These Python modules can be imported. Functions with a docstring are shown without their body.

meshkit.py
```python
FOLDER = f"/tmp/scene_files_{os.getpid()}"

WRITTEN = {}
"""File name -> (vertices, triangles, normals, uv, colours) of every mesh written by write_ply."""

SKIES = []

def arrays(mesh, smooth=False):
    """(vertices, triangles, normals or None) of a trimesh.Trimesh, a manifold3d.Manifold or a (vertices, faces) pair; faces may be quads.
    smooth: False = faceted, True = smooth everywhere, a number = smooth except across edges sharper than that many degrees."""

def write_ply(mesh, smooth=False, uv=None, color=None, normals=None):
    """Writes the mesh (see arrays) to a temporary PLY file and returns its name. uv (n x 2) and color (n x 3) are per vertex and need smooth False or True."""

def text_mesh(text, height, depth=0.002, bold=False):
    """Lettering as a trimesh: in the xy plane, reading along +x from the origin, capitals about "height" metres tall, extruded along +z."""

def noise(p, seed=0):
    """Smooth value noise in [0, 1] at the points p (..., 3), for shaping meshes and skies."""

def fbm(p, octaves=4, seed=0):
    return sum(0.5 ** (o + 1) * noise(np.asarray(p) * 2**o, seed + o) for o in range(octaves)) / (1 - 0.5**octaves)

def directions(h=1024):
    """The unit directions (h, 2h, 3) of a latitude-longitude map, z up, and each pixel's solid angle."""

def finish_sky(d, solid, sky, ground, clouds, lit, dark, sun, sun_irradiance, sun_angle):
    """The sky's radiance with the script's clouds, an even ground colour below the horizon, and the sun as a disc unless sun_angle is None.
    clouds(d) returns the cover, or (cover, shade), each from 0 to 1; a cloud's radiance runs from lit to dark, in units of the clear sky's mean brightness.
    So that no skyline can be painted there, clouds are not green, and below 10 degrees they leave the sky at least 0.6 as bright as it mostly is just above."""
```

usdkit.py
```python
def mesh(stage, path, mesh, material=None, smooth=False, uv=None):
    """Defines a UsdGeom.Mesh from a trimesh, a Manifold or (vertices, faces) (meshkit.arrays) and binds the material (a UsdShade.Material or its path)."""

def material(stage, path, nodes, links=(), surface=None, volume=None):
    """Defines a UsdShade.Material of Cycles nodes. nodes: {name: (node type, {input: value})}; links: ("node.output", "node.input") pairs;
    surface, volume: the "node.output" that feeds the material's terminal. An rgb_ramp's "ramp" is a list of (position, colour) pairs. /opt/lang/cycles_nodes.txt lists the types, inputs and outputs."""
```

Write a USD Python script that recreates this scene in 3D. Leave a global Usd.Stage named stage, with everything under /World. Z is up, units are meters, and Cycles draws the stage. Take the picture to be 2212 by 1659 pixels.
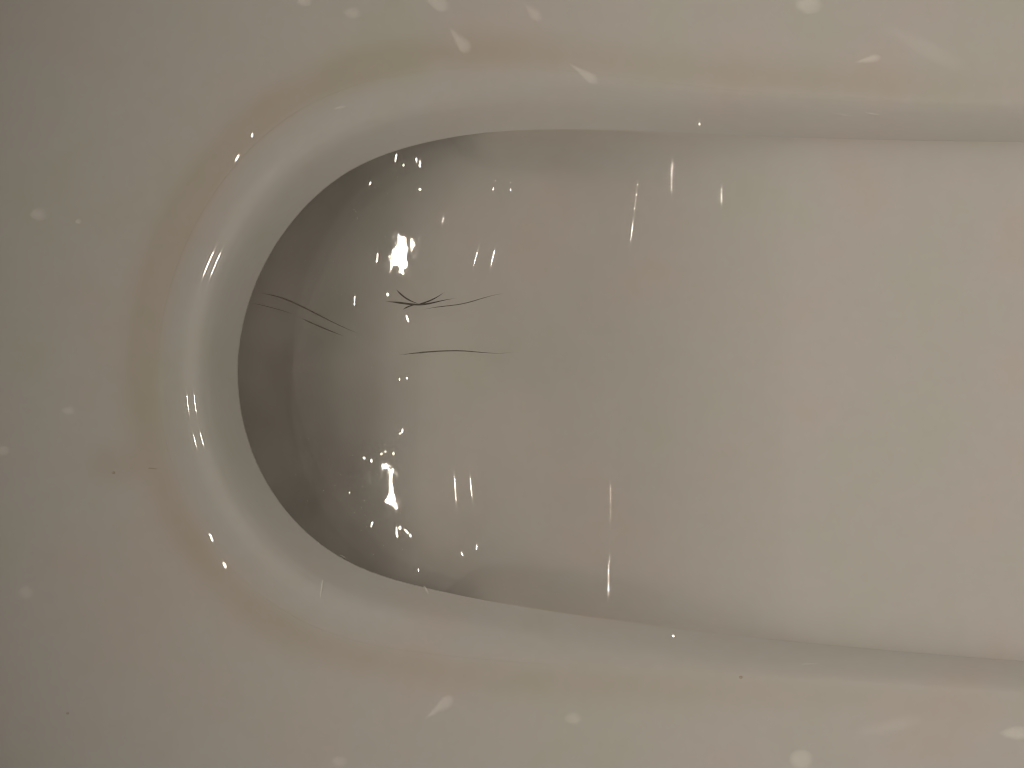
import math, random
import numpy as np
from scipy.interpolate import splprep, splev, PchipInterpolator, RegularGridInterpolator
from scipy.ndimage import gaussian_filter1d, gaussian_filter
from scipy.spatial import cKDTree
import trimesh, usdkit, meshkit
from pxr import Usd, UsdGeom, UsdLux, UsdShade, Gf, Sdf, Vt

random.seed(7); rng = np.random.default_rng(7)
stage = Usd.Stage.CreateInMemory()
UsdGeom.SetStageUpAxis(stage, 'Z'); UsdGeom.SetStageMetersPerUnit(stage, 1.0)
UsdGeom.Xform.Define(stage, '/World')

# ------------------------------------------------------------------ camera
S = 0.15 / 2212.0            # metres per plan unit at water level; the frame is 15 cm wide there
D = 0.25                     # camera height above the water
cam = UsdGeom.Camera.Define(stage, '/World/camera')
cam.AddTranslateOp().Set(Gf.Vec3d(0, 0, D))
FL = 50.0
cam.CreateFocalLengthAttr(FL)
cam.CreateHorizontalApertureAttr(0.15 * FL / D)
cam.CreateVerticalApertureAttr(0.15 * FL / D * 0.75)
cam.CreateFStopAttr(56.0)
cam.CreateFocusDistanceAttr(D - 0.0005)
cam.CreateClippingRangeAttr(Gf.Vec2f(0.01, 100.0))
cam.CreateExposureAttr(0.0)

# ------------------------------------------------------------------ lamps: two small ceiling bulbs and the soft light of the room
def rect_light(name, pos, target, w, h, intensity, color, normal=False, spin=0.0):
    l = UsdLux.RectLight.Define(stage, '/World/' + name)
    z = np.array(pos, float) - np.array(target, float); z /= np.linalg.norm(z)
    up = np.array([math.sin(spin), math.cos(spin), 0.0]); x = np.cross(up, z); x /= np.linalg.norm(x); y = np.cross(z, x)
    l.AddTransformOp().Set(Gf.Matrix4d(*x, 0, *y, 0, *z, 0, *pos, 1))
    l.CreateWidthAttr(w); l.CreateHeightAttr(h); l.CreateIntensityAttr(intensity); l.CreateColorAttr(Gf.Vec3f(*color)); l.CreateNormalizeAttr(normal)
    return l
LAMP = (1.0, 0.89, 0.74)
LH = 2.0
def lamp_at(px, py):         # the point of the ceiling whose image in level water is seen at plan point (px, py)
    return ((px - 1106) * S * (1 + LH / D), (829.5 - py) * S * (1 + LH / D), LH)
rect_light('ceiling_bulb', lamp_at(868, 552), (0, 0, 0), 0.012, 0.040, 620, LAMP, spin=0.2)
rect_light('ceiling_bulb_001', lamp_at(845, 1052), (0, 0, 0), 0.009, 0.050, 620, LAMP, spin=-0.1)
dome = UsdLux.DomeLight.Define(stage, '/World/room_light')
dome.CreateIntensityAttr(1.0)
room = usdkit.material(stage, '/World/Looks/room_light', {
    'tc': ('texture_coordinate', {}), 'sx': ('separate_xyz', {}),
    'lx': ('math', {'math_type': 'multiply_add', 'value2': -0.85, 'value3': 0.0}), 'lz': ('math', {'math_type': 'multiply', 'value2': 0.55}), 'sm': ('math', {'math_type': 'add'}),
    'mr': ('map_range', {'range_type': 'smoothstep', 'from_min': -0.45, 'from_max': 1.05, 'to_min': 0.0, 'to_max': 0.60, 'clamp': True}),
    'b': ('background_shader', {'color': (1.0, 0.883, 0.752)})},
    [('tc.generated', 'sx.vector'), ('sx.x', 'lx.value1'), ('sx.z', 'lz.value1'), ('lx.value', 'sm.value1'), ('lz.value', 'sm.value2'), ('sm.value', 'mr.value'), ('mr.result', 'b.strength')], surface='b.background')
UsdShade.MaterialBindingAPI.Apply(dome.GetPrim()).Bind(room)

# ------------------------------------------------------------------ helpers
counts = {}
def numbered(name, parent='/World'):
    k = (parent, name); n = counts.get(k, 0); counts[k] = n + 1
    return f'{parent}/{name}' if n == 0 else f'{parent}/{name}_{n:03d}'
def tag(prim, label=None, cat=None, group=None, kind=None):
    for k, v in (('label', label), ('category', cat), ('group', group), ('kind', kind)):
        if v: prim.SetCustomDataByKey(k, v)
def put_mesh(path, v, f, mat, n=None, colors=None):
    m = usdkit.mesh(stage, path, (v, f), mat, smooth=(False if n is not None else True))
    if n is not None:
        m.CreateNormalsAttr(Vt.Vec3fArray.FromNumpy(n.astype(np.float32))); m.SetNormalsInterpolation('vertex')
    for name, val in (colors or {}).items():
        UsdGeom.PrimvarsAPI(m).CreatePrimvar(name, Sdf.ValueTypeNames.FloatArray, 'vertex').Set(Vt.FloatArray.FromNumpy(np.asarray(val, np.float32)))
    return m
def smoothstep(x, a, b):
    t = np.clip((np.asarray(x, float) - a) / (b - a), 0, 1); return t * t * (3 - 2 * t)

# ------------------------------------------------------------------ materials
def ceramic(path, base):
    nodes = {
        'geo': ('geometry', {}),
        'n1': ('noise_texture', {'scale': 55.0, 'detail': 3.0, 'roughness': 0.6}),
        'n2': ('noise_texture', {'scale': 420.0, 'detail': 3.0, 'roughness': 0.6}),
        'r1': ('rgb_ramp', {'ramp': [(0.30, (base[0] * 1.015, base[1] * 0.965, base[2] * 0.95)), (0.5, base), (0.70, (base[0] * 0.965, base[1] * 0.99, base[2] * 0.94))]}),
        'r2': ('rgb_ramp', {'ramp': [(0.3, (0.975, 0.975, 0.97)), (0.7, (1.0, 1.0, 1.0))]}),
        'm1': ('mix_color', {'blend_type': 'multiply', 'fac': 1.0}),
        'at': ('attribute', {'attribute': 'limescale'}),
        'm2': ('mix_color', {'blend_type': 'multiply', 'b': (0.895, 0.84, 0.765)}),
        'bn': ('noise_texture', {'scale': 90.0, 'detail': 2.0}),
        'bp': ('bump', {'strength': 0.08, 'distance': 0.0005}),
        'p': ('principled_bsdf', {'roughness': 0.035}),
        'dr': ('attribute', {'attribute': 'dry'}), 'io': ('mix_float', {'a': 1.25, 'b': 1.5}),            # under water the glaze mirrors far less
    }
    links = [('dr.fac', 'io.fac'), ('io.result', 'p.ior'), ('geo.position', 'n1.vector'), ('geo.position', 'n2.vector'), ('geo.position', 'bn.vector'), ('n1.fac', 'r1.fac'), ('n2.fac', 'r2.fac'),
             ('r1.color', 'm1.a'), ('r2.color', 'm1.b'), ('m1.result', 'm2.a'), ('at.fac', 'm2.fac'), ('m2.result', 'p.base_color'), ('bn.fac', 'bp.height'), ('bp.normal', 'p.normal')]
    return usdkit.material(stage, path, nodes, links, surface='p.BSDF')
M = {}
M['ceramic'] = ceramic('/World/Looks/glazed_ceramic', (0.72, 0.715, 0.70))
def water_mat(path, tint, ripple, scale, scum=False):
    nodes = {'geo': ('geometry', {}), 'mp': ('mapping', {'mapping_type': 'point', 'rotation': (0, 0, 0.3), 'scale': (1.0, 0.7, 1.0)}), 'n': ('noise_texture', {'scale': scale, 'detail': 1.5, 'roughness': 0.5}), 'bp': ('bump', {'strength': 1.0, 'distance': ripple}),
             'f': ('fresnel', {'IOR': 1.333}), 'at': ('attribute', {'attribute': 'film'}), 'mu': ('math', {'math_type': 'multiply'}),
             't': ('transparent_bsdf', {'color': tint}), 'g': ('glossy_bsdf', {'color': (1, 1, 1), 'roughness': 0.015, 'distribution': 'ggx'}), 'mx': ('mix_closure', {})}
    if scum:                                                  # a thin cloudy film drifts on the water
        nodes |= {'sn': ('noise_texture', {'scale': 50.0, 'detail': 3.0, 'roughness': 0.6}), 'sr': ('map_range', {'from_min': 0.35, 'from_max': 0.75, 'to_min': 0.05, 'to_max': 0.13, 'clamp': True}),
                  'sm': ('math', {'math_type': 'multiply'}), 'sd': ('diffuse_bsdf', {'color': (0.74, 0.70, 0.63)}), 'smx': ('mix_closure', {})}
    links = [('geo.position', 'mp.vector'), ('mp.vector', 'n.vector'), ('n.fac', 'bp.height'), ('bp.normal', 'g.normal'), ('f.fac', 'mu.value1'), ('at.fac', 'mu.value2'), ('mu.value', 'mx.fac'), ('t.BSDF', 'mx.closure1'), ('g.BSDF', 'mx.closure2')]
    if scum: links += [('geo.position', 'sn.vector'), ('sn.fac', 'sr.value'), ('sr.result', 'sm.value1'), ('at.fac', 'sm.value2'), ('sm.value', 'smx.fac'), ('mx.closure', 'smx.closure1'), ('sd.BSDF', 'smx.closure2')]
    return usdkit.material(stage, path, nodes, links, surface='smx.closure' if scum else 'mx.closure')
M['water'] = water_mat('/World/Looks/water', (0.995, 0.995, 0.99), 0.000019, 290.0, True)
M['bubble'] = water_mat('/World/Looks/bubble_film', (1.0, 1.0, 1.0), 0.0, 230.0)
M['drop'] = usdkit.material(stage, '/World/Looks/droplet_water', {'at': ('attribute', {'attribute': 'film'}), 't': ('transparent_bsdf', {'color': (1, 1, 1)}),
    'p': ('principled_bsdf', {'base_color': (0.93, 0.92, 0.90), 'roughness': 0.18, 'ior': 1.33}), 'mx': ('mix_closure', {})},
    [('at.fac', 'mx.fac'), ('t.BSDF', 'mx.closure1'), ('p.BSDF', 'mx.closure2')], surface='mx.closure')
def hair_mat(path, color, clear):
    return usdkit.material(stage, path, {'p': ('principled_bsdf', {'base_color': color, 'roughness': 0.5}), 't': ('transparent_bsdf', {'color': (1, 1, 1)}), 'mx': ('mix_closure', {'fac': clear})},
                           [('p.BSDF', 'mx.closure1'), ('t.BSDF', 'mx.closure2')], surface='mx.closure')
M['hair'] = hair_mat('/World/Looks/dark_hair', (0.07, 0.06, 0.048), 0.25)
M['wet_hair'] = hair_mat('/World/Looks/wet_hair', (0.09, 0.075, 0.055), 0.38)
M['fleck'] = usdkit.material(stage, '/World/Looks/brown_fleck', {'p': ('principled_bsdf', {'base_color': (0.56, 0.50, 0.42), 'roughness': 0.6})}, surface='p.BSDF')
M['dust'] = usdkit.material(stage, '/World/Looks/pale_speck', {'p': ('principled_bsdf', {'base_color': (0.72, 0.70, 0.64), 'roughness': 0.5})}, surface='p.BSDF')

# ------------------------------------------------------------------ the ceramic: plan curves in plan units, heights in mm
top_pts = [(514, 800), (519, 735), (538, 655), (569, 580), (619, 495), (681, 430), (742, 376), (832, 331), (930, 303), (1005, 290), (1110, 282), (1250, 284), (1500, 289), (1800, 297), (2212, 305), (2700, 312), (3300, 318)]
bot_pts = [(514, 800), (520, 880), (539, 958), (569, 1030), (611, 1092), (663, 1147), (741, 1207), (838, 1250), (930, 1276), (1040, 1298), (1150, 1312), (1310, 1333), (1500, 1360), (1680, 1386), (1900, 1405), (2212, 1428), (2700, 1455), (3300, 1480)]
allp = np.array(bot_pts[::-1] + top_pts[1:], float)
tck, _ = splprep(allp.T, s=len(allp) * 6.0, k=3)
dense = np.array(splev(np.linspace(0, 1, 20001), tck)).T
ia = dense[:, 0].argmin()
def resample(poly, n, power=1.0):
    L = np.concatenate([[0], np.cumsum(np.linalg.norm(np.diff(poly, axis=0), axis=1))]); t = np.linspace(0, 1, n) ** power * L[-1]
    return np.stack([np.interp(t, L, poly[:, k]) for k in (0, 1)], 1)
NQ = 520
bot = resample(dense[:ia + 1][::-1], NQ, 1.25); top = resample(dense[ia:], NQ, 1.25)
C_in = np.vstack([bot[::-1], top[1:]])                       # from the lower right, round the apex, to the upper right
NU = len(C_in)
tan = np.gradient(gaussian_filter1d(C_in, 10, axis=0, mode='nearest'), axis=0); tan /= np.linalg.norm(tan, axis=1, keepdims=True)
nrm = np.stack([tan[:, 1], -tan[:, 0]], 1)
if nrm[NQ - 1, 0] > 0: nrm = -nrm                             # outward
band_top = PchipInterpolator([480, 514, 640, 830, 1000, 1250, 1600, 2212, 3400], [172, 172, 172, 162, 146, 122, 96, 84, 80])
band_bot = PchipInterpolator([480, 514, 640, 830, 1000, 1250, 1600, 2212, 3400], [172, 172, 168, 150, 132, 108, 84, 66, 60])
isbot = np.arange(NU) < NQ - 1
W = np.where(isbot, band_bot(np.clip(C_in[:, 0], 480, 3400)), band_top(np.clip(C_in[:, 0], 480, 3400)))
W = gaussian_filter1d(W, 6, mode='nearest')
qx = (top[:, 0] + bot[:, 0]) / 2
Mx = PchipInterpolator([505, 560, 700, 900, 1100, 1300, 3600], [770, 790, 850, 965, 1115, 1300, 3600])(np.clip(qx, 505, 3600))
My = PchipInterpolator([700, 1000, 2212, 3600], [800, 801, 868, 900])(np.clip(Mx, 700, 3600))
Mq = np.stack([Mx, My], 1); MU = np.vstack([Mq[::-1], Mq[1:]])
tree = cKDTree(dense)

UM = S * 1000.0                                               # mm per plan unit
# slope of the floor along the channel: level terrace in mid water, a drop into the deep trap to its left
xs = np.linspace(-400, 4200, 4601)
slope = PchipInterpolator([300, 500, 640, 780, 900, 980, 1020, 1043, 1066, 1140, 1300, 1450, 1600, 1860, 2080, 4200], [0.02, 0.40, 1.35, 1.30, 0.60, 0.20, 0.038, -0.008, 0.038, 0.13, 0.30, 0.395, 0.41, 0.30, 0.265, 0.26])(np.clip(xs, 300, 4200)) * (xs > 300)
fz = np.concatenate([[0], np.cumsum((slope[1:] + slope[:-1]) / 2)]) * UM
fz -= np.interp(1690, xs, fz)                                 # the water line crosses the channel here
BEND = PchipInterpolator([200, 400, 450, 515, 600, 800, 960, 1055, 1150, 1300, 1500], [50, 38, 24, 7, -14, -42, -55, -47, -37, -25, -20])
def floor_h(x, y):
    yc = np.interp(x, [700, 1000, 2212, 3600], [800, 801, 868, 900])
    t = (y - yc) * UM
    x = x - BEND(np.clip(y, 200, 1500)) * smoothstep(x, 700, 900) * (1 - smoothstep(x, 1200, 1450))
    swell = 0.07 * (np.exp(-((y - 535) / 58.0) ** 2 / 2) + np.exp(-((y - 1055) / 58.0) ** 2 / 2)) * smoothstep(x, 900, 1000) * (1 - smoothstep(x, 1100, 1250))
    return np.interp(x, xs, fz) + t ** 2 / (2 * 4300.0) + swell
ZSH = 12.0
def edge_z(x): f = np.interp(x, xs, fz); return 0.9 * np.where(f > -6, 1.3 * np.log1p(np.exp(np.clip(f, -60, 60) / 1.3)), 0.0) * smoothstep(x, 1100, 1600) + 2.4 * smoothstep(x, 1050, 1900)
# rows across the profile
rows, kind = [], []
NB, NI, NO = 70, 150, 120
out_e = np.linspace(0, 1, NO + 1)[1:] ** 1.5 * 1100
zi = edge_z(C_in[:, 0])
P, Z, LIME, DD = [], [], [], []
bb = np.linspace(0, 1, 201)
smin = gaussian_filter1d(-0.03 + 0.20 * smoothstep(np.abs(C_in[:, 1] - 770), 300, 460), 10)
sl = np.stack([PchipInterpolator([0, 0.18, 0.36, 0.47, 0.56, 0.64, 0.74, 0.86, 1.0], [1.38, 1.25, 1.00, 0.44, m + 0.03, m + 0.03, 0.28, 0.30, 0.19])(bb) for m in smin], 1)
slr = PchipInterpolator([0, 0.3, 0.6, 0.8, 1.0], [1.25, 1.05, 0.70, 0.45, 0.20])(bb)[:, None]; lv = smoothstep(C_in[:, 0], 820, 1250)[None, :]
sl = sl * (1 - lv) + slr * lv   # slope at (b, u)
gz = np.concatenate([np.zeros((1, NU)), np.cumsum((sl[1:] + sl[:-1]) / 2 * (bb[1] - bb[0]), axis=0)]) * (W * UM)[None, :]
lev = smoothstep(C_in[:, 0], 900, 1300); gz *= (7.0 / gz[104]) * (1 - lev) + lev             # the shelf of the lip lies level round the outlet
gz = gaussian_filter1d(gz, 8, axis=1, mode='nearest')
def g_prof(b): i = b * 200.0; i0 = int(min(i, 199)); return gz[i0] + (gz[i0 + 1] - gz[i0]) * (i - i0)
zsh = gaussian_filter1d(zi + gz[-1], 70, mode='nearest'); zsh = np.maximum(zsh, zi + 1.5) + 4.5 * smoothstep(C_in[:, 0], 1000, 2100)
for e in out_e[::-1]:
    d = (e) * UM
    P.append(C_in + nrm * (W + e)[:, None]); Z.append(zsh + 0.16 * d + 0.0036 * d ** 2 + 1.1 * (np.hypot(np.maximum(d - 44, 0), 12) - 12)); DD.append(np.full(NU, d)); kind.append(0)
for b in np.linspace(1, 0, NB + 1):
    P.append(C_in + nrm * (W * b)[:, None]); Z.append(zi + (zsh - zi) * g_prof(b) / gz[-1]); DD.append(W * (b - 1) * UM); kind.append(1)
nb_last = len(P)
left = 1 - smoothstep(C_in[:, 0], 760, 1060)
left_u = gaussian_filter1d(left, 8)
sh_d = PchipInterpolator([0, 0.6, 1.6, 3.2, 6.0, 12.0, 21.0, 40.0], [0, 0.62, 0.97, 1.05, 0.98, 0.5, 0.0, 0.0])
un_z = PchipInterpolator([0, 0.6, 1.6, 3.2, 5.0, 9.0, 15.0, 40.0], [0, 0.07, 0.22, 0.62, 0.92, 1.0, 1.0, 1.0])
cen = np.array([1010.0, 800.0])
vs = np.linspace(0, 1, NI + 1)[1:] ** 1.7
for v in vs:
    p = C_in + (MU - C_in) * v
    d = tree.query(p)[0] * UM
    fh = floor_h(p[:, 0], p[:, 1])
    soft = 1 - np.exp(-(d / np.interp(p[:, 0], [1100, 1500, 1900], [2.2, 3.0, 3.4])) ** np.interp(p[:, 0], [1100, 1400, 1900], [1.6, 1.1, 1.0]))                      # fillet at the foot of the channel walls
    za = zi + (np.minimum(fh, zi + 20) - zi) * soft
    wv = left_u
    rad = p - cen; rad /= np.maximum(np.linalg.norm(rad, axis=1, keepdims=True), 1e-6)
    shift = -22.0 / UM * sh_d(np.clip(d, 0, 40)) * wv
    p2 = p - rad * shift[:, None]
    zb = un_z(np.clip(d, 0, 40)) * floor_h(p2[:, 0], p2[:, 1])
    z = za * (1 - wv) + zb * wv
    P.append(p2); Z.append(z); DD.append(-d); kind.append(2)
P = np.array(P); Z = np.array(Z); DD = np.array(DD)
NR = len(P)
# smooth the profile a little so the shoulder rolls over instead of creasing
Zs = gaussian_filter(Z[:nb_last], (2.5, 2.5), mode='nearest')
wz = np.clip((nb_last - 1 - np.arange(nb_last)) / 22.0, 0, 1)[:, None]
Z[:nb_last] = Zs * wz + Z[:nb_last] * (1 - wz)
uu = np.arange(NU) - (NQ - 1.0); gs = lambda a, c, w: a * np.exp(-((uu - c) / w) ** 2 / 2)
tau = gs(0.0365, -20, 7.5) + gs(0.030, -39, 4.0) + gs(-0.0275, 57, 9.0) + gs(0.010, 105, 16.0) + gs(-0.012, -82, 9.0)     # the hand-cast lip swells and sinks a little along its length
mound = np.cumsum(tau * np.hypot(*np.gradient(C_in + nrm * (W * 0.6)[:, None], axis=0).T)) * UM
mound = (mound - mound[:200].mean()) * (1 - smoothstep(uu, 70, 260))
bfrac = np.concatenate([np.ones(NO), np.linspace(1, 0, NB + 1)])
Z[:nb_last] += mound[None, :] * (smoothstep(bfrac, 0.15, 0.6) * np.exp(-np.maximum(DD[:nb_last, NQ - 1], 0) / 20.0))[:, None]
# slow unevenness of the hand-cast glaze
V3 = np.stack([(P[..., 0] - 1106) * S, (829.5 - P[..., 1]) * S, Z / 1000.0], -1)
k = np.where(V3[..., 2] > 0, (D - V3[..., 2]) / D, 1.0)
V3[..., 0] *= k; V3[..., 1] *= k
wob = meshkit.fbm(V3.reshape(-1, 3) * 28.0) if hasattr(meshkit, 'fbm') else np.zeros(V3.shape[0] * V3.shape[1])
wob = np.asarray(wob).reshape(V3.shape[:2])
V3[..., 2] += (wob - wob.mean()) * 0.00012 * (np.array(kind)[:, None] == 0)
# lime scale: thin brownish film in a ring just outside the lip, patchy
u_amt = np.interp(C_in[:, 0], [340, 700, 1000, 1500, 2200], [1.0, 1.0, 0.8, 0.45, 0.35]) * np.where(isbot, 0.75, 1.0)
u_amt = gaussian_filter1d(u_amt, 15)
ring = np.exp(-((DD - 2.3) / 2.9) ** 2) * 1.0 + 0.45 * np.exp(-np.maximum(DD, 0) / 14.0) * smoothstep(DD, -1.6, 1.4)
ring = np.where(DD < -1.5, ring * np.exp(-(np.maximum(-DD - 1.5, 0) / 1.5)), ring)
patch = np.asarray(meshkit.fbm(V3.reshape(-1, 3) * 45.0 + 9.0)).reshape(ring.shape); patch = (patch - patch.min()) / (np.ptp(patch) + 1e-9)
deep = 0.0 * smoothstep(-Z, 9, 24) * (np.array(kind)[:, None] == 2)
LIME = np.clip(ring * u_amt[None, :] * (0.55 + 0.8 * patch) + deep * (0.7 + 0.5 * patch) + 0.55 * np.exp(-(((P[..., 0] - 245) / 42) ** 2 + ((P[..., 1] - 1003) / 30) ** 2) / 2) * (np.array(kind)[:, None] == 0), 0, 1)
tri = []
idx = np.arange(NR * NU).reshape(NR, NU)
a, b, c, d_ = idx[:-1, :-1], idx[:-1, 1:], idx[1:, 1:], idx[1:, :-1]
quads = np.stack([a, b, c, d_], -1)
F = np.concatenate([quads[..., [0, 1, 2]].reshape(-1, 3), quads[..., [0, 2, 3]].reshape(-1, 3)])
rowq = np.repeat(np.arange(NR - 1), NU - 1); colq = np.tile(np.arange(NU - 1), NR - 1)
rowF = np.concatenate([rowq, rowq]); colF = np.concatenate([colq, colq])
V = V3.reshape(-1, 3)
# weld the seam on the middle line
last = idx[-1]; mapto = np.arange(len(V)); mapto[last] = last[::-1][np.minimum(np.arange(NU), NU - 1)]
canon = np.arange(len(V)); half = NQ - 1
for i in range(half): canon[last[i]] = last[NU - 1 - i]
F = canon[F]
fn = np.cross(V[F[:, 1]] - V[F[:, 0]], V[F[:, 2]] - V[F[:, 0]])
if fn[:, 2].sum() < 0: F = F[:, ::-1]; fn = -fn
keep = np.linalg.norm(fn, axis=1) > 1e-16
F, fn, rowF, colF = F[keep], fn[keep], rowF[keep], colF[keep]
N = np.zeros_like(V)
for kk in range(3): np.add.at(N, F[:, kk], fn)
N /= np.maximum(np.linalg.norm(N, axis=1, keepdims=True), 1e-300)
bowl = UsdGeom.Xform.Define(stage, '/World/toilet_bowl').GetPrim()
tag(bowl, 'white glazed ceramic toilet bowl with a rounded outlet and sloping channel', 'toilet bowl')
DRY = np.where(np.array(kind)[:, None] < 2, 1.0, np.broadcast_to(smoothstep(P[..., 0], 1610, 1740), Z.shape)).ravel()
def part(name, sel):
    f = F[sel]; used, inv = np.unique(f, return_inverse=True)
    put_mesh(numbered(name, '/World/toilet_bowl'), V[used], inv.reshape(-1, 3), M['ceramic'], N[used], {'limescale': LIME.ravel()[used], 'dry': DRY[used]})
cx = P[..., 0][np.minimum(rowF, NR - 1), colF]
rb0 = NO; rb1 = nb_last - 1
part('bowl_floor', rowF < rb0)
part('outlet_lip', (rowF >= rb0) & (rowF < rb1))
part('channel', (rowF >= rb1) & (cx >= 1650))
part('outlet_throat', (rowF >= rb1) & (cx < 1650))

# height of the ceramic seen from above, for things that lie on it
full = trimesh.Trimesh(V, F, process=False)
cand = (V[:, 2] > -0.03)
seen_tree = cKDTree((V[:nb_last * NU, :2] / ((D - V[:nb_last * NU, 2:3]) / D)))
def on_ceramic(px, py):                                       # point and normal of the ceramic at a plan point outside the water
    q = np.array([(px - 1106) * S, (829.5 - py) * S]); _, i = seen_tree.query(q, k=4)
    w = 1 / (_ + 1e-6); w /= w.sum()
    z = (V[i, 2] * w).sum(); n = (N[i] * w[:, None]).sum(0); n /= np.linalg.norm(n)
    return np.array([q[0] * (D - z) / D, q[1] * (D - z) / D, z]), n

# ------------------------------------------------------------------ water standing in the outlet
nv = 110
vw = np.concatenate([[-0.0015], np.linspace(0, 1, nv) ** 2.2])
Pw, Zw = [], []
for v in vw:
    p = C_in + (MU - C_in) * v
    d = tree.query(p)[0] * UM * (1 if v >= 0 else -1)
    z = 0.0 * d
    Pw.append(p); Zw.append(z)
Pw, Zw = np.array(Pw), np.array(Zw)
Vw = np.stack([(Pw[..., 0] - 1106) * S, (829.5 - Pw[..., 1]) * S, Zw / 1000.0], -1)
nr = len(Pw); iw = np.arange(nr * NU).reshape(nr, NU)
lw = iw[-1]; cw = np.arange(nr * NU)
for i in range(half): cw[lw[i]] = lw[NU - 1 - i]
qa = np.stack([iw[:-1, :-1], iw[:-1, 1:], iw[1:, 1:], iw[1:, :-1]], -1)
keepq = (Pw[:-1, :-1, 0] < 1800) & (Pw[:-1, 1:, 0] < 1800)
qa = qa[keepq]
Fw = cw[np.concatenate([qa[:, [0, 1, 2]], qa[:, [0, 2, 3]]])]
Vwf = Vw.reshape(-1, 3)
# ripples: the surface is not dead level round the reflections
rip = np.asarray(meshkit.fbm(np.c_[Vwf[:, :2] * 260.0, np.zeros(len(Vwf))])) - 0.0
Vwf[:, 2] += (rip - rip.mean()) * 0.000006
fnw = np.cross(Vwf[Fw[:, 1]] - Vwf[Fw[:, 0]], Vwf[Fw[:, 2]] - Vwf[Fw[:, 0]])
if fnw[:, 2].sum() < 0: Fw = Fw[:, ::-1]
used, inv = np.unique(Fw, return_inverse=True)
film = np.clip(1.0 * (1 - smoothstep(Pw[..., 0], 950, 1650)), 0, 1).ravel()
wm = put_mesh('/World/water', Vwf[used], inv.reshape(-1, 3), M['water'], colors={'film': film[used]})
tag(wm.GetPrim(), kind='structure')

# ------------------------------------------------------------------ hairs floating on the water
def hair(pts, w0, w1, label, z=0.00012, group=None, mat='hair'):
    p = np.array(pts, float)
    if len(p) > 2:
        t, _ = splprep(p.T, s=0, k=min(3, len(p) - 1)); p = np.array(splev(np.linspace(0, 1, 40), t)).T
    else:
        p = np.linspace(p[0], p[1], 40)
    c = np.stack([(p[:, 0] - 1106) * S, (829.5 - p[:, 1]) * S, np.full(len(p), z)], 1)
    s = np.linspace(0, 1, len(p)); r = 0.80 * (w0 + (w1 - w0) * s) * np.clip(np.minimum(s / 0.2, (1 - s) / 0.4), 0.05, 1) * S / 2
    tg = np.gradient(c, axis=0); tg /= np.linalg.norm(tg, axis=1, keepdims=True)
    sd = np.stack([-tg[:, 1], tg[:, 0], np.zeros(len(p))], 1); up = np.array([0, 0, 1.0])
    K = 6; ang = np.arange(K) * 2 * np.pi / K
    v = (c[:, None] + r[:, None, None] * (np.cos(ang)[None, :, None] * sd[:, None] + np.sin(ang)[None, :, None] * up)).reshape(-1, 3)
    f = []
    for i in range(len(p) - 1):
        for j in range(K):
            a0, b0 = i * K + j, i * K + (j + 1) % K
            f += [[a0, b0, b0 + K], [a0, b0 + K, a0 + K]]
    f += [[0, j + 1, j] for j in range(1, K - 1)] + [[len(v) - K, len(v) - K + j, len(v) - K + j + 1] for j in range(1, K - 1)]
    m = put_mesh(numbered('hair'), v, np.array(f), M[mat])
    tag(m.GetPrim(), label, 'hair', group)
hair([(833, 652), (870, 655), (908, 658), (940, 653), (985, 645)], 5.5, 4.0, 'thickest dark hair, lying almost level through the crossed tuft on the water')
hair([(856, 625), (880, 646), (905, 656)], 4.0, 4.0, 'short dark hair slanting down from the upper left into the crossed tuft')
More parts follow.
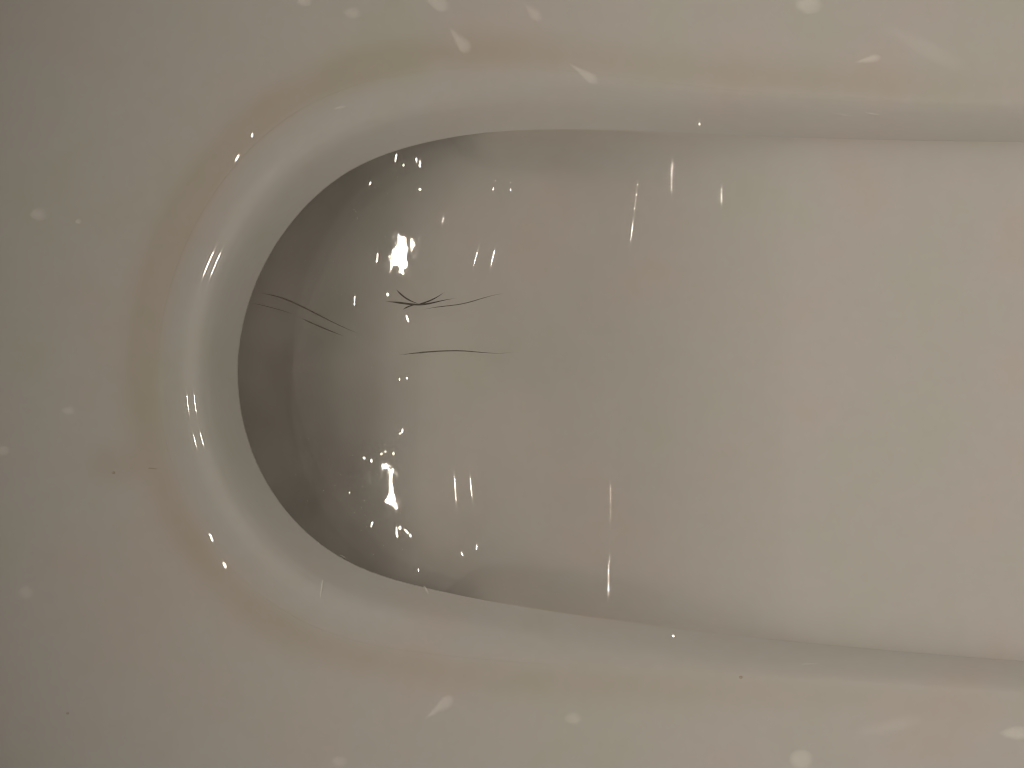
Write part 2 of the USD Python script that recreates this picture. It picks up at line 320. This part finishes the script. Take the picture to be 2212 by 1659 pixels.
hair([(900, 658), (932, 648), (960, 631)], 4.0, 3.0, 'short dark hair rising to the upper right from the crossed tuft')
hair([(870, 669), (886, 661), (908, 657)], 3.5, 3.0, 'shortest hair stub pointing down left from the crossed tuft')
hair([(915, 669), (965, 661), (1000, 656), (1040, 645), (1088, 634)], 2.2, 2.4, 'thin long wavy hair running right just below the crossed tuft', mat='wet_hair')
hair([(862, 767), (905, 762), (950, 758.5), (1000, 758), (1050, 762), (1110, 760)], 4.2, 1.9, 'lone thin hair lying level on the water below the crossed tuft', mat='wet_hair')
hair([(560, 634), (600, 641), (660, 666), (715, 694), (785, 724)], 3.6, 2.4, 'long hair slanting from the shaded outlet edge across the dark water', mat='wet_hair')
hair([(648, 686), (690, 705), (745, 727)], 2.6, 3.2, 'shorter hair lying parallel just below the long slanting hair', mat='wet_hair')
hair([(545, 655), (585, 664), (640, 681)], 1.6, 1.2, 'faintest short hair by the shaded outlet edge under the long slanting hair', mat='wet_hair')

# ------------------------------------------------------------------ drops of water and small bubbles
def lens(rx, ry, h, nseg=22, nring=7, tail=0.0):             # a low dome with an optional tail towards -x
    v, f = [[0, 0, h]], []
    for i in range(1, nring + 1):
        t = i / nring
        for j in range(nseg):
            a_ = 2 * math.pi * j / nseg; x, y = math.cos(a_) * t, math.sin(a_) * t
            st = 1 + tail * max(0, -math.cos(a_)) ** 2; sq = 1 - 0.35 * min(1, tail) * max(0, -math.cos(a_)) ** 2
            v.append([x * rx * st, y * ry * sq, h * (1 - t * t) ** 0.75 if t < 1 else -min(0.00003, 0.3 * h)])
    for j in range(nseg): f.append([0, 1 + j, 1 + (j + 1) % nseg])
    for i in range(nring - 1):
        for j in range(nseg):
            a_, b_ = 1 + i * nseg + j, 1 + i * nseg + (j + 1) % nseg
            f += [[a_, a_ + nseg, b_ + nseg], [a_, b_ + nseg, b_]]
    return np.array(v), np.array(f)
LAMPS = [np.array(lamp_at(868, 552)), np.array(lamp_at(845, 1052))]
CAMP = np.array([0, 0, D])
def place(name, cat, px, py, rx, ry, h, label, rot=0.0, tail=0.0, mat='drop', surf='ceramic', group=None, fac=0.75, curv=0.004):
    glint = mat == 'bubble'
    if surf == 'ceramic': p, n = on_ceramic(px, py)
    else: p, n = np.array([(px - 1106) * S, (829.5 - py) * S, 0.00003]), np.array([0, 0, 1.0])
    if glint:                                                 # a very low, slightly tilted swell of water: it mirrors the nearer bulb
        L = min(LAMPS, key=lambda q: abs(q[1] / LH * D - p[1])); a1 = CAMP - p; a2 = L - p
        n = a1 / np.linalg.norm(a1) + a2 / np.linalg.norm(a2); n /= np.linalg.norm(n)
        rx *= 1.15; ry *= 1.15; h = min(rx, ry) * curv
        if surf == 'ceramic': p = p + np.array([0, 0, 0.0001])
        p = p + np.array([0, 0, abs(n[1]) * rx * S * abs(math.sin(rot))])
    v, f = lens(rx * S, ry * S, h * S, tail=tail)
    t = np.sqrt((v[:, 0] / (rx * S)) ** 2 + (v[:, 1] / (ry * S)) ** 2)
    fl = np.full(len(v), 1.0) if glint or mat in ('fleck',) else fac * np.clip(v[:, 2] / (h * S), 0, 1) ** 2.3
    x = np.array([math.cos(rot), math.sin(rot), 0.0]); x -= n * x.dot(n); x /= np.linalg.norm(x); y = np.cross(n, x)
    v = v[:, :1] * x + v[:, 1:2] * y + v[:, 2:] * n
    path = numbered(name)
    m = put_mesh(path, v, f, M[mat], colors={'film': fl}); UsdGeom.Xformable(m).AddTranslateOp().Set(Gf.Vec3d(*map(float, p)))
    tag(m.GetPrim(), label, cat, group)
    return m
R = math.radians
for a_ in [
    (1003, 98, 17, 14, 9, 'fat blurred droplet with a tail, high above the throat near the top edge', R(-50), 1.4),
    (1277, 168, 17, 11, 8, 'bright blurred droplet with a long tail on the upper lip of the channel', R(-35), 1.8),
    (950, 8, 20, 15, 9, 'big droplet cut by the top edge above the middle of the lip', R(-30), 0.8),
    (1750, 10, 22, 18, 10, 'big round droplet cut by the top edge above the channel', 0, 0.2),
    (964, 1518, 18, 13, 8, 'long droplet with a tail running down left below the lip', R(38), 1.8),
    (1733, 1640, 21, 19, 11, 'roundest bright droplet at the bottom edge below the channel', 0, 0.1),
    (2200, 1583, 24, 13, 9, 'flat droplet cut by the right edge in the lower corner', 0, 0.3),
    (1157, 32, 16, 11, 3, 'faint thin droplet near the top edge between two fat ones', R(-45), 0.8),
    (763, 28, 16, 12, 3, 'faint round droplet near the top edge left of the others', 0, 0.2),
    (660, 4, 14, 9, 4, 'small droplet cut by the top edge, leftmost along it', 0, 0.2),
    (1885, 127, 16, 8, 5, 'flat pale droplet above the far end of the channel', R(12), 0.9),
    (86, 463, 15, 13, 5, 'blurred round droplet on the bowl near the left edge', 0, 0.2),
    (170, 478, 8, 7, 3, 'tiny droplet just right of the blurred one at the left', 0, 0.1),
    (150, 887, 13, 10, 3, 'faint flat droplet left of the lip at mid height', 0, 0.3),
    (8, 974, 12, 10, 7, 'bright droplet cut by the left edge', 0, 0.3),
    (58, 1280, 15, 14, 4, 'dull round droplet on the bowl in the lower left', 0, 0.1),
    (1240, 1552, 16, 13, 3, 'faint droplet on the bowl below the channel wall', 0, 0.2),
    (735, 1645, 16, 12, 4, 'dim droplet cut by the bottom edge below the lip', 0, 0.2),
    (1930, 1567, 60, 14, 2.0, 'wide thin smear of water below the channel in the lower right', R(12), 0.4),
    (2010, 110, 80, 18, 2.0, 'wide thin smear of water above the channel in the upper right', R(-28), 0.4),
    (1512, 268, 3.2, 3.2, 2.6, 'tiny sharp bright bead at the foot of the upper channel wall', 0, 0.0),
    (1455, 1375, 5, 3, 2, 'tiny bead on the lower channel wall', 0, 0.0),
    (1747, 1435, 20, 2.5, 1.6, 'thin level streak of water on the lower channel wall', R(-4), 0.0),
    (1820, 247, 20, 3, 1.4, 'longer faint level streak of water on the upper channel wall', R(-6), 0.0),
    (1885, 245, 13, 2.6, 1.6, 'shorter level streak of water on the upper channel wall', R(-3), 0.0),
    (545, 292, 4, 3, 2.6, 'tiny upper bead of two on the upper left of the lip', R(60), 0.0),
    (513, 341, 7, 3, 2.6, 'tiny slanting lower bead of two on the upper left of the lip', R(55), 0.3),
    (457, 1161, 8, 3.4, 3, 'upper bead of two on the lower left of the lip', R(-62), 0.2),
    (486, 1221, 6, 3, 2.4, 'lower bead of two on the lower left of the lip', R(-55), 0.2),
    (735, 232, 12, 3, 1.5, 'faint slanting streak of water on the top of the lip', R(12), 0.2),
    (921, 1275, 16, 3.2, 2.2, 'thin upright trickle crossing the lower edge of the dark outlet', R(90), 0.0),
    (741, 1203, 9, 3.0, 2.2, 'short upright trickle on the lower left edge of the dark outlet', R(90), 0.0),
    (695, 1270, 17, 2.2, 1.2, 'faint bent trickle on the lower lip', R(80), 0.2)]:
    px, py, rx, ry, h, lab, rot, tail = a_
    bead = max(rx, ry) < 9 and ('lip' in lab or 'bead' in lab)
    if not bead and rx > 9: rx, ry = rx * 1.25, ry * 1.25
    place('water_droplet', 'droplet', px, py, rx, ry, min(h, 5) if not bead else h, lab, rot, tail, mat='bubble' if bead else 'drop', fac=0.055 if 'smear' in lab else 1.0 if 'trickle' in lab else 0.17 if ('faint' in lab or 'dull' in lab or 'dim' in lab) else 0.40)
for a_ in [
    (855, 341, 3.4, 8, 3, 'upright bright bubble near the upper edge of the water', R(-8)),
    (907, 353, 3.6, 8, 3, 'bright bubble right of the upright one near the upper edge', R(5)),
    (899, 347, 1.8, 5, 2, 'thin sliver of bubble beside the bright one near the upper edge', R(10)),
    (872, 357, 2, 3, 1.6, 'speck of a bubble between the two bright ones near the upper edge', 0),
    (800, 396, 3, 3, 2.6, 'lone star-like bubble in the upper dark water', 0),
    (907, 410, 3, 3.2, 2.2, 'lone dim bubble below the bright pair at the upper edge', 0),
    (957, 475, 2, 6, 2, 'slanting bubble between the two upper lamp reflections', R(-25)),
    (766, 650, 2.2, 10, 2.4, 'thin upright bubble left of the crossed hairs', R(-4)),
    (815, 557, 2.2, 10, 2.2, 'thin upright bubble left of the upper lamp reflection', R(-8)),
    (837, 636, 5, 3.6, 2.2, 'bubble just above the left end of the crossed hairs', R(-20)),
    (880, 688, 3, 8, 1.8, 'faint bubble just under the crossed hairs', R(25)),
    (879, 818, 4, 3, 2.2, 'right bubble of a faint pair below the lone level hair', 0),
    (863, 820, 2.6, 2.4, 1.8, 'left bubble of a faint pair below the lone level hair', 0),
    (870, 931, 2.4, 5, 2.4, 'upright bubble above the lower lamp reflection', 0),
    (864, 936, 2.2, 2.2, 2, 'dot bubble beside the upright one above the lower reflection', 0),
    (787, 991, 4, 4, 3.2, 'brightest round bubble, leftmost of the row above the lower reflection', 0),
    (803, 995, 4.2, 3.6, 3, 'second round bubble of the row above the lower reflection', 0),
    (824, 981, 2.6, 2.6, 2, 'third tiny bubble of the row above the lower reflection', 0),
    (832, 975, 2.8, 2.4, 2, 'fourth tiny bubble of the row above the lower reflection', 0),
    (850, 979, 3.4, 3, 2.4, 'rightmost bubble of the row above the lower reflection', 0),
    (803, 1133, 2.8, 6, 2.4, 'slanting bubble below the lower lamp reflection', R(-30)),
    (857, 1150, 3.6, 10, 2.4, 'left leg of the small arch of bubbles below the lower reflection', R(8)),
    (864, 1140, 6, 3.2, 2.4, 'top of the small arch of bubbles below the lower reflection', R(15)),
    (877, 1147, 8, 3.6, 2.4, 'right leg of the small arch of bubbles below the lower reflection', R(-35)),
    (887, 1157, 3.6, 3.2, 2, 'last bead at the right end of the small arch of bubbles', 0),
    (755, 1063, 1.8, 3, 1.6, 'speck of a bubble left of the lower lamp reflection', 0),
    (904, 1231, 2.4, 4, 1.8, 'slanting speck of a bubble near the lower edge of the water', R(20)),
    ]:
    px, py, rx, ry, h, lab, rot = a_
    place('bubble', 'bubble', px, py, rx, ry, h, lab, rot, 0.0, surf='water', mat='bubble')
for px, py, L, w, cv, lab, rot in [
    (1315, 1245, 80, 1.2, 0.009, 'longest thin upright ripple line, low on the right part of the water', R(89)),
    (1365, 500, 22, 1.4, 0.009, 'brightest short upright ripple line in the upper right of the water', R(83)),
    (1374, 420, 90, 1.0, 0.02, 'faint long ripple line running up from the brightest short one', R(84)),
    (1451, 382, 42, 1.4, 0.014, 'upright ripple line at the upper right, left of the shortest one', R(88)),
    (1558, 422, 20, 1.4, 0.012, 'shortest upright ripple line, rightmost on the water', R(89)),
    (1318, 1090, 80, 1.2, 0.02, 'faint long ripple line above the longest one', R(90))]:
    place('ripple', 'ripple', px, py, L, w, 1, lab, rot, 0.0, surf='water', mat='bubble', curv=cv)
# dust on the water: nobody could count it
vv, ff, nn = [], [], 0
for i in range(150):
    q = None
    while q is None:
        x, y = rng.uniform(540, 1130), rng.uniform(330, 1250)
        if ((x - 1060) / 530) ** 2 + ((y - 800) / 490) ** 2 < 0.95 and rng.random() < (1.0 if abs(x - 850) < 130 else 0.35): q = (x, y)
    v, f = lens(rng.uniform(0.5, 1.2) * S, rng.uniform(0.5, 1.2) * S, 0.5 * S, 6, 2)
    vv.append(v + [(q[0] - 1106) * S, (829.5 - q[1]) * S, 0.00006]); ff.append(f + nn); nn += len(v)
m = put_mesh('/World/floating_dust', np.vstack(vv), np.vstack(ff), M['dust'])
tag(m.GetPrim(), 'fine pale specks of dust scattered over the dark water', 'dust', kind='stuff')
place('brown_fleck', 'fleck', 245, 1021, 4, 3, 1.5, 'tiny brown fleck on the bowl left of the lip', 0, 0, mat='fleck')
place('brown_fleck', 'fleck', 330, 1012, 11, 1.2, 0.8, 'thin dark hair-like fleck touching the outer left of the lip', R(-4), 0, mat='fleck')
place('brown_fleck', 'fleck', 1600, 1463, 4, 3, 1.2, 'tiny dark fleck on the bowl below the channel wall', 0, 0, mat='fleck')
place('brown_fleck', 'fleck', 146, 1541, 3.4, 2.6, 1.2, 'tiny dark fleck on the bowl in the lower left corner', 0, 0, mat='fleck')
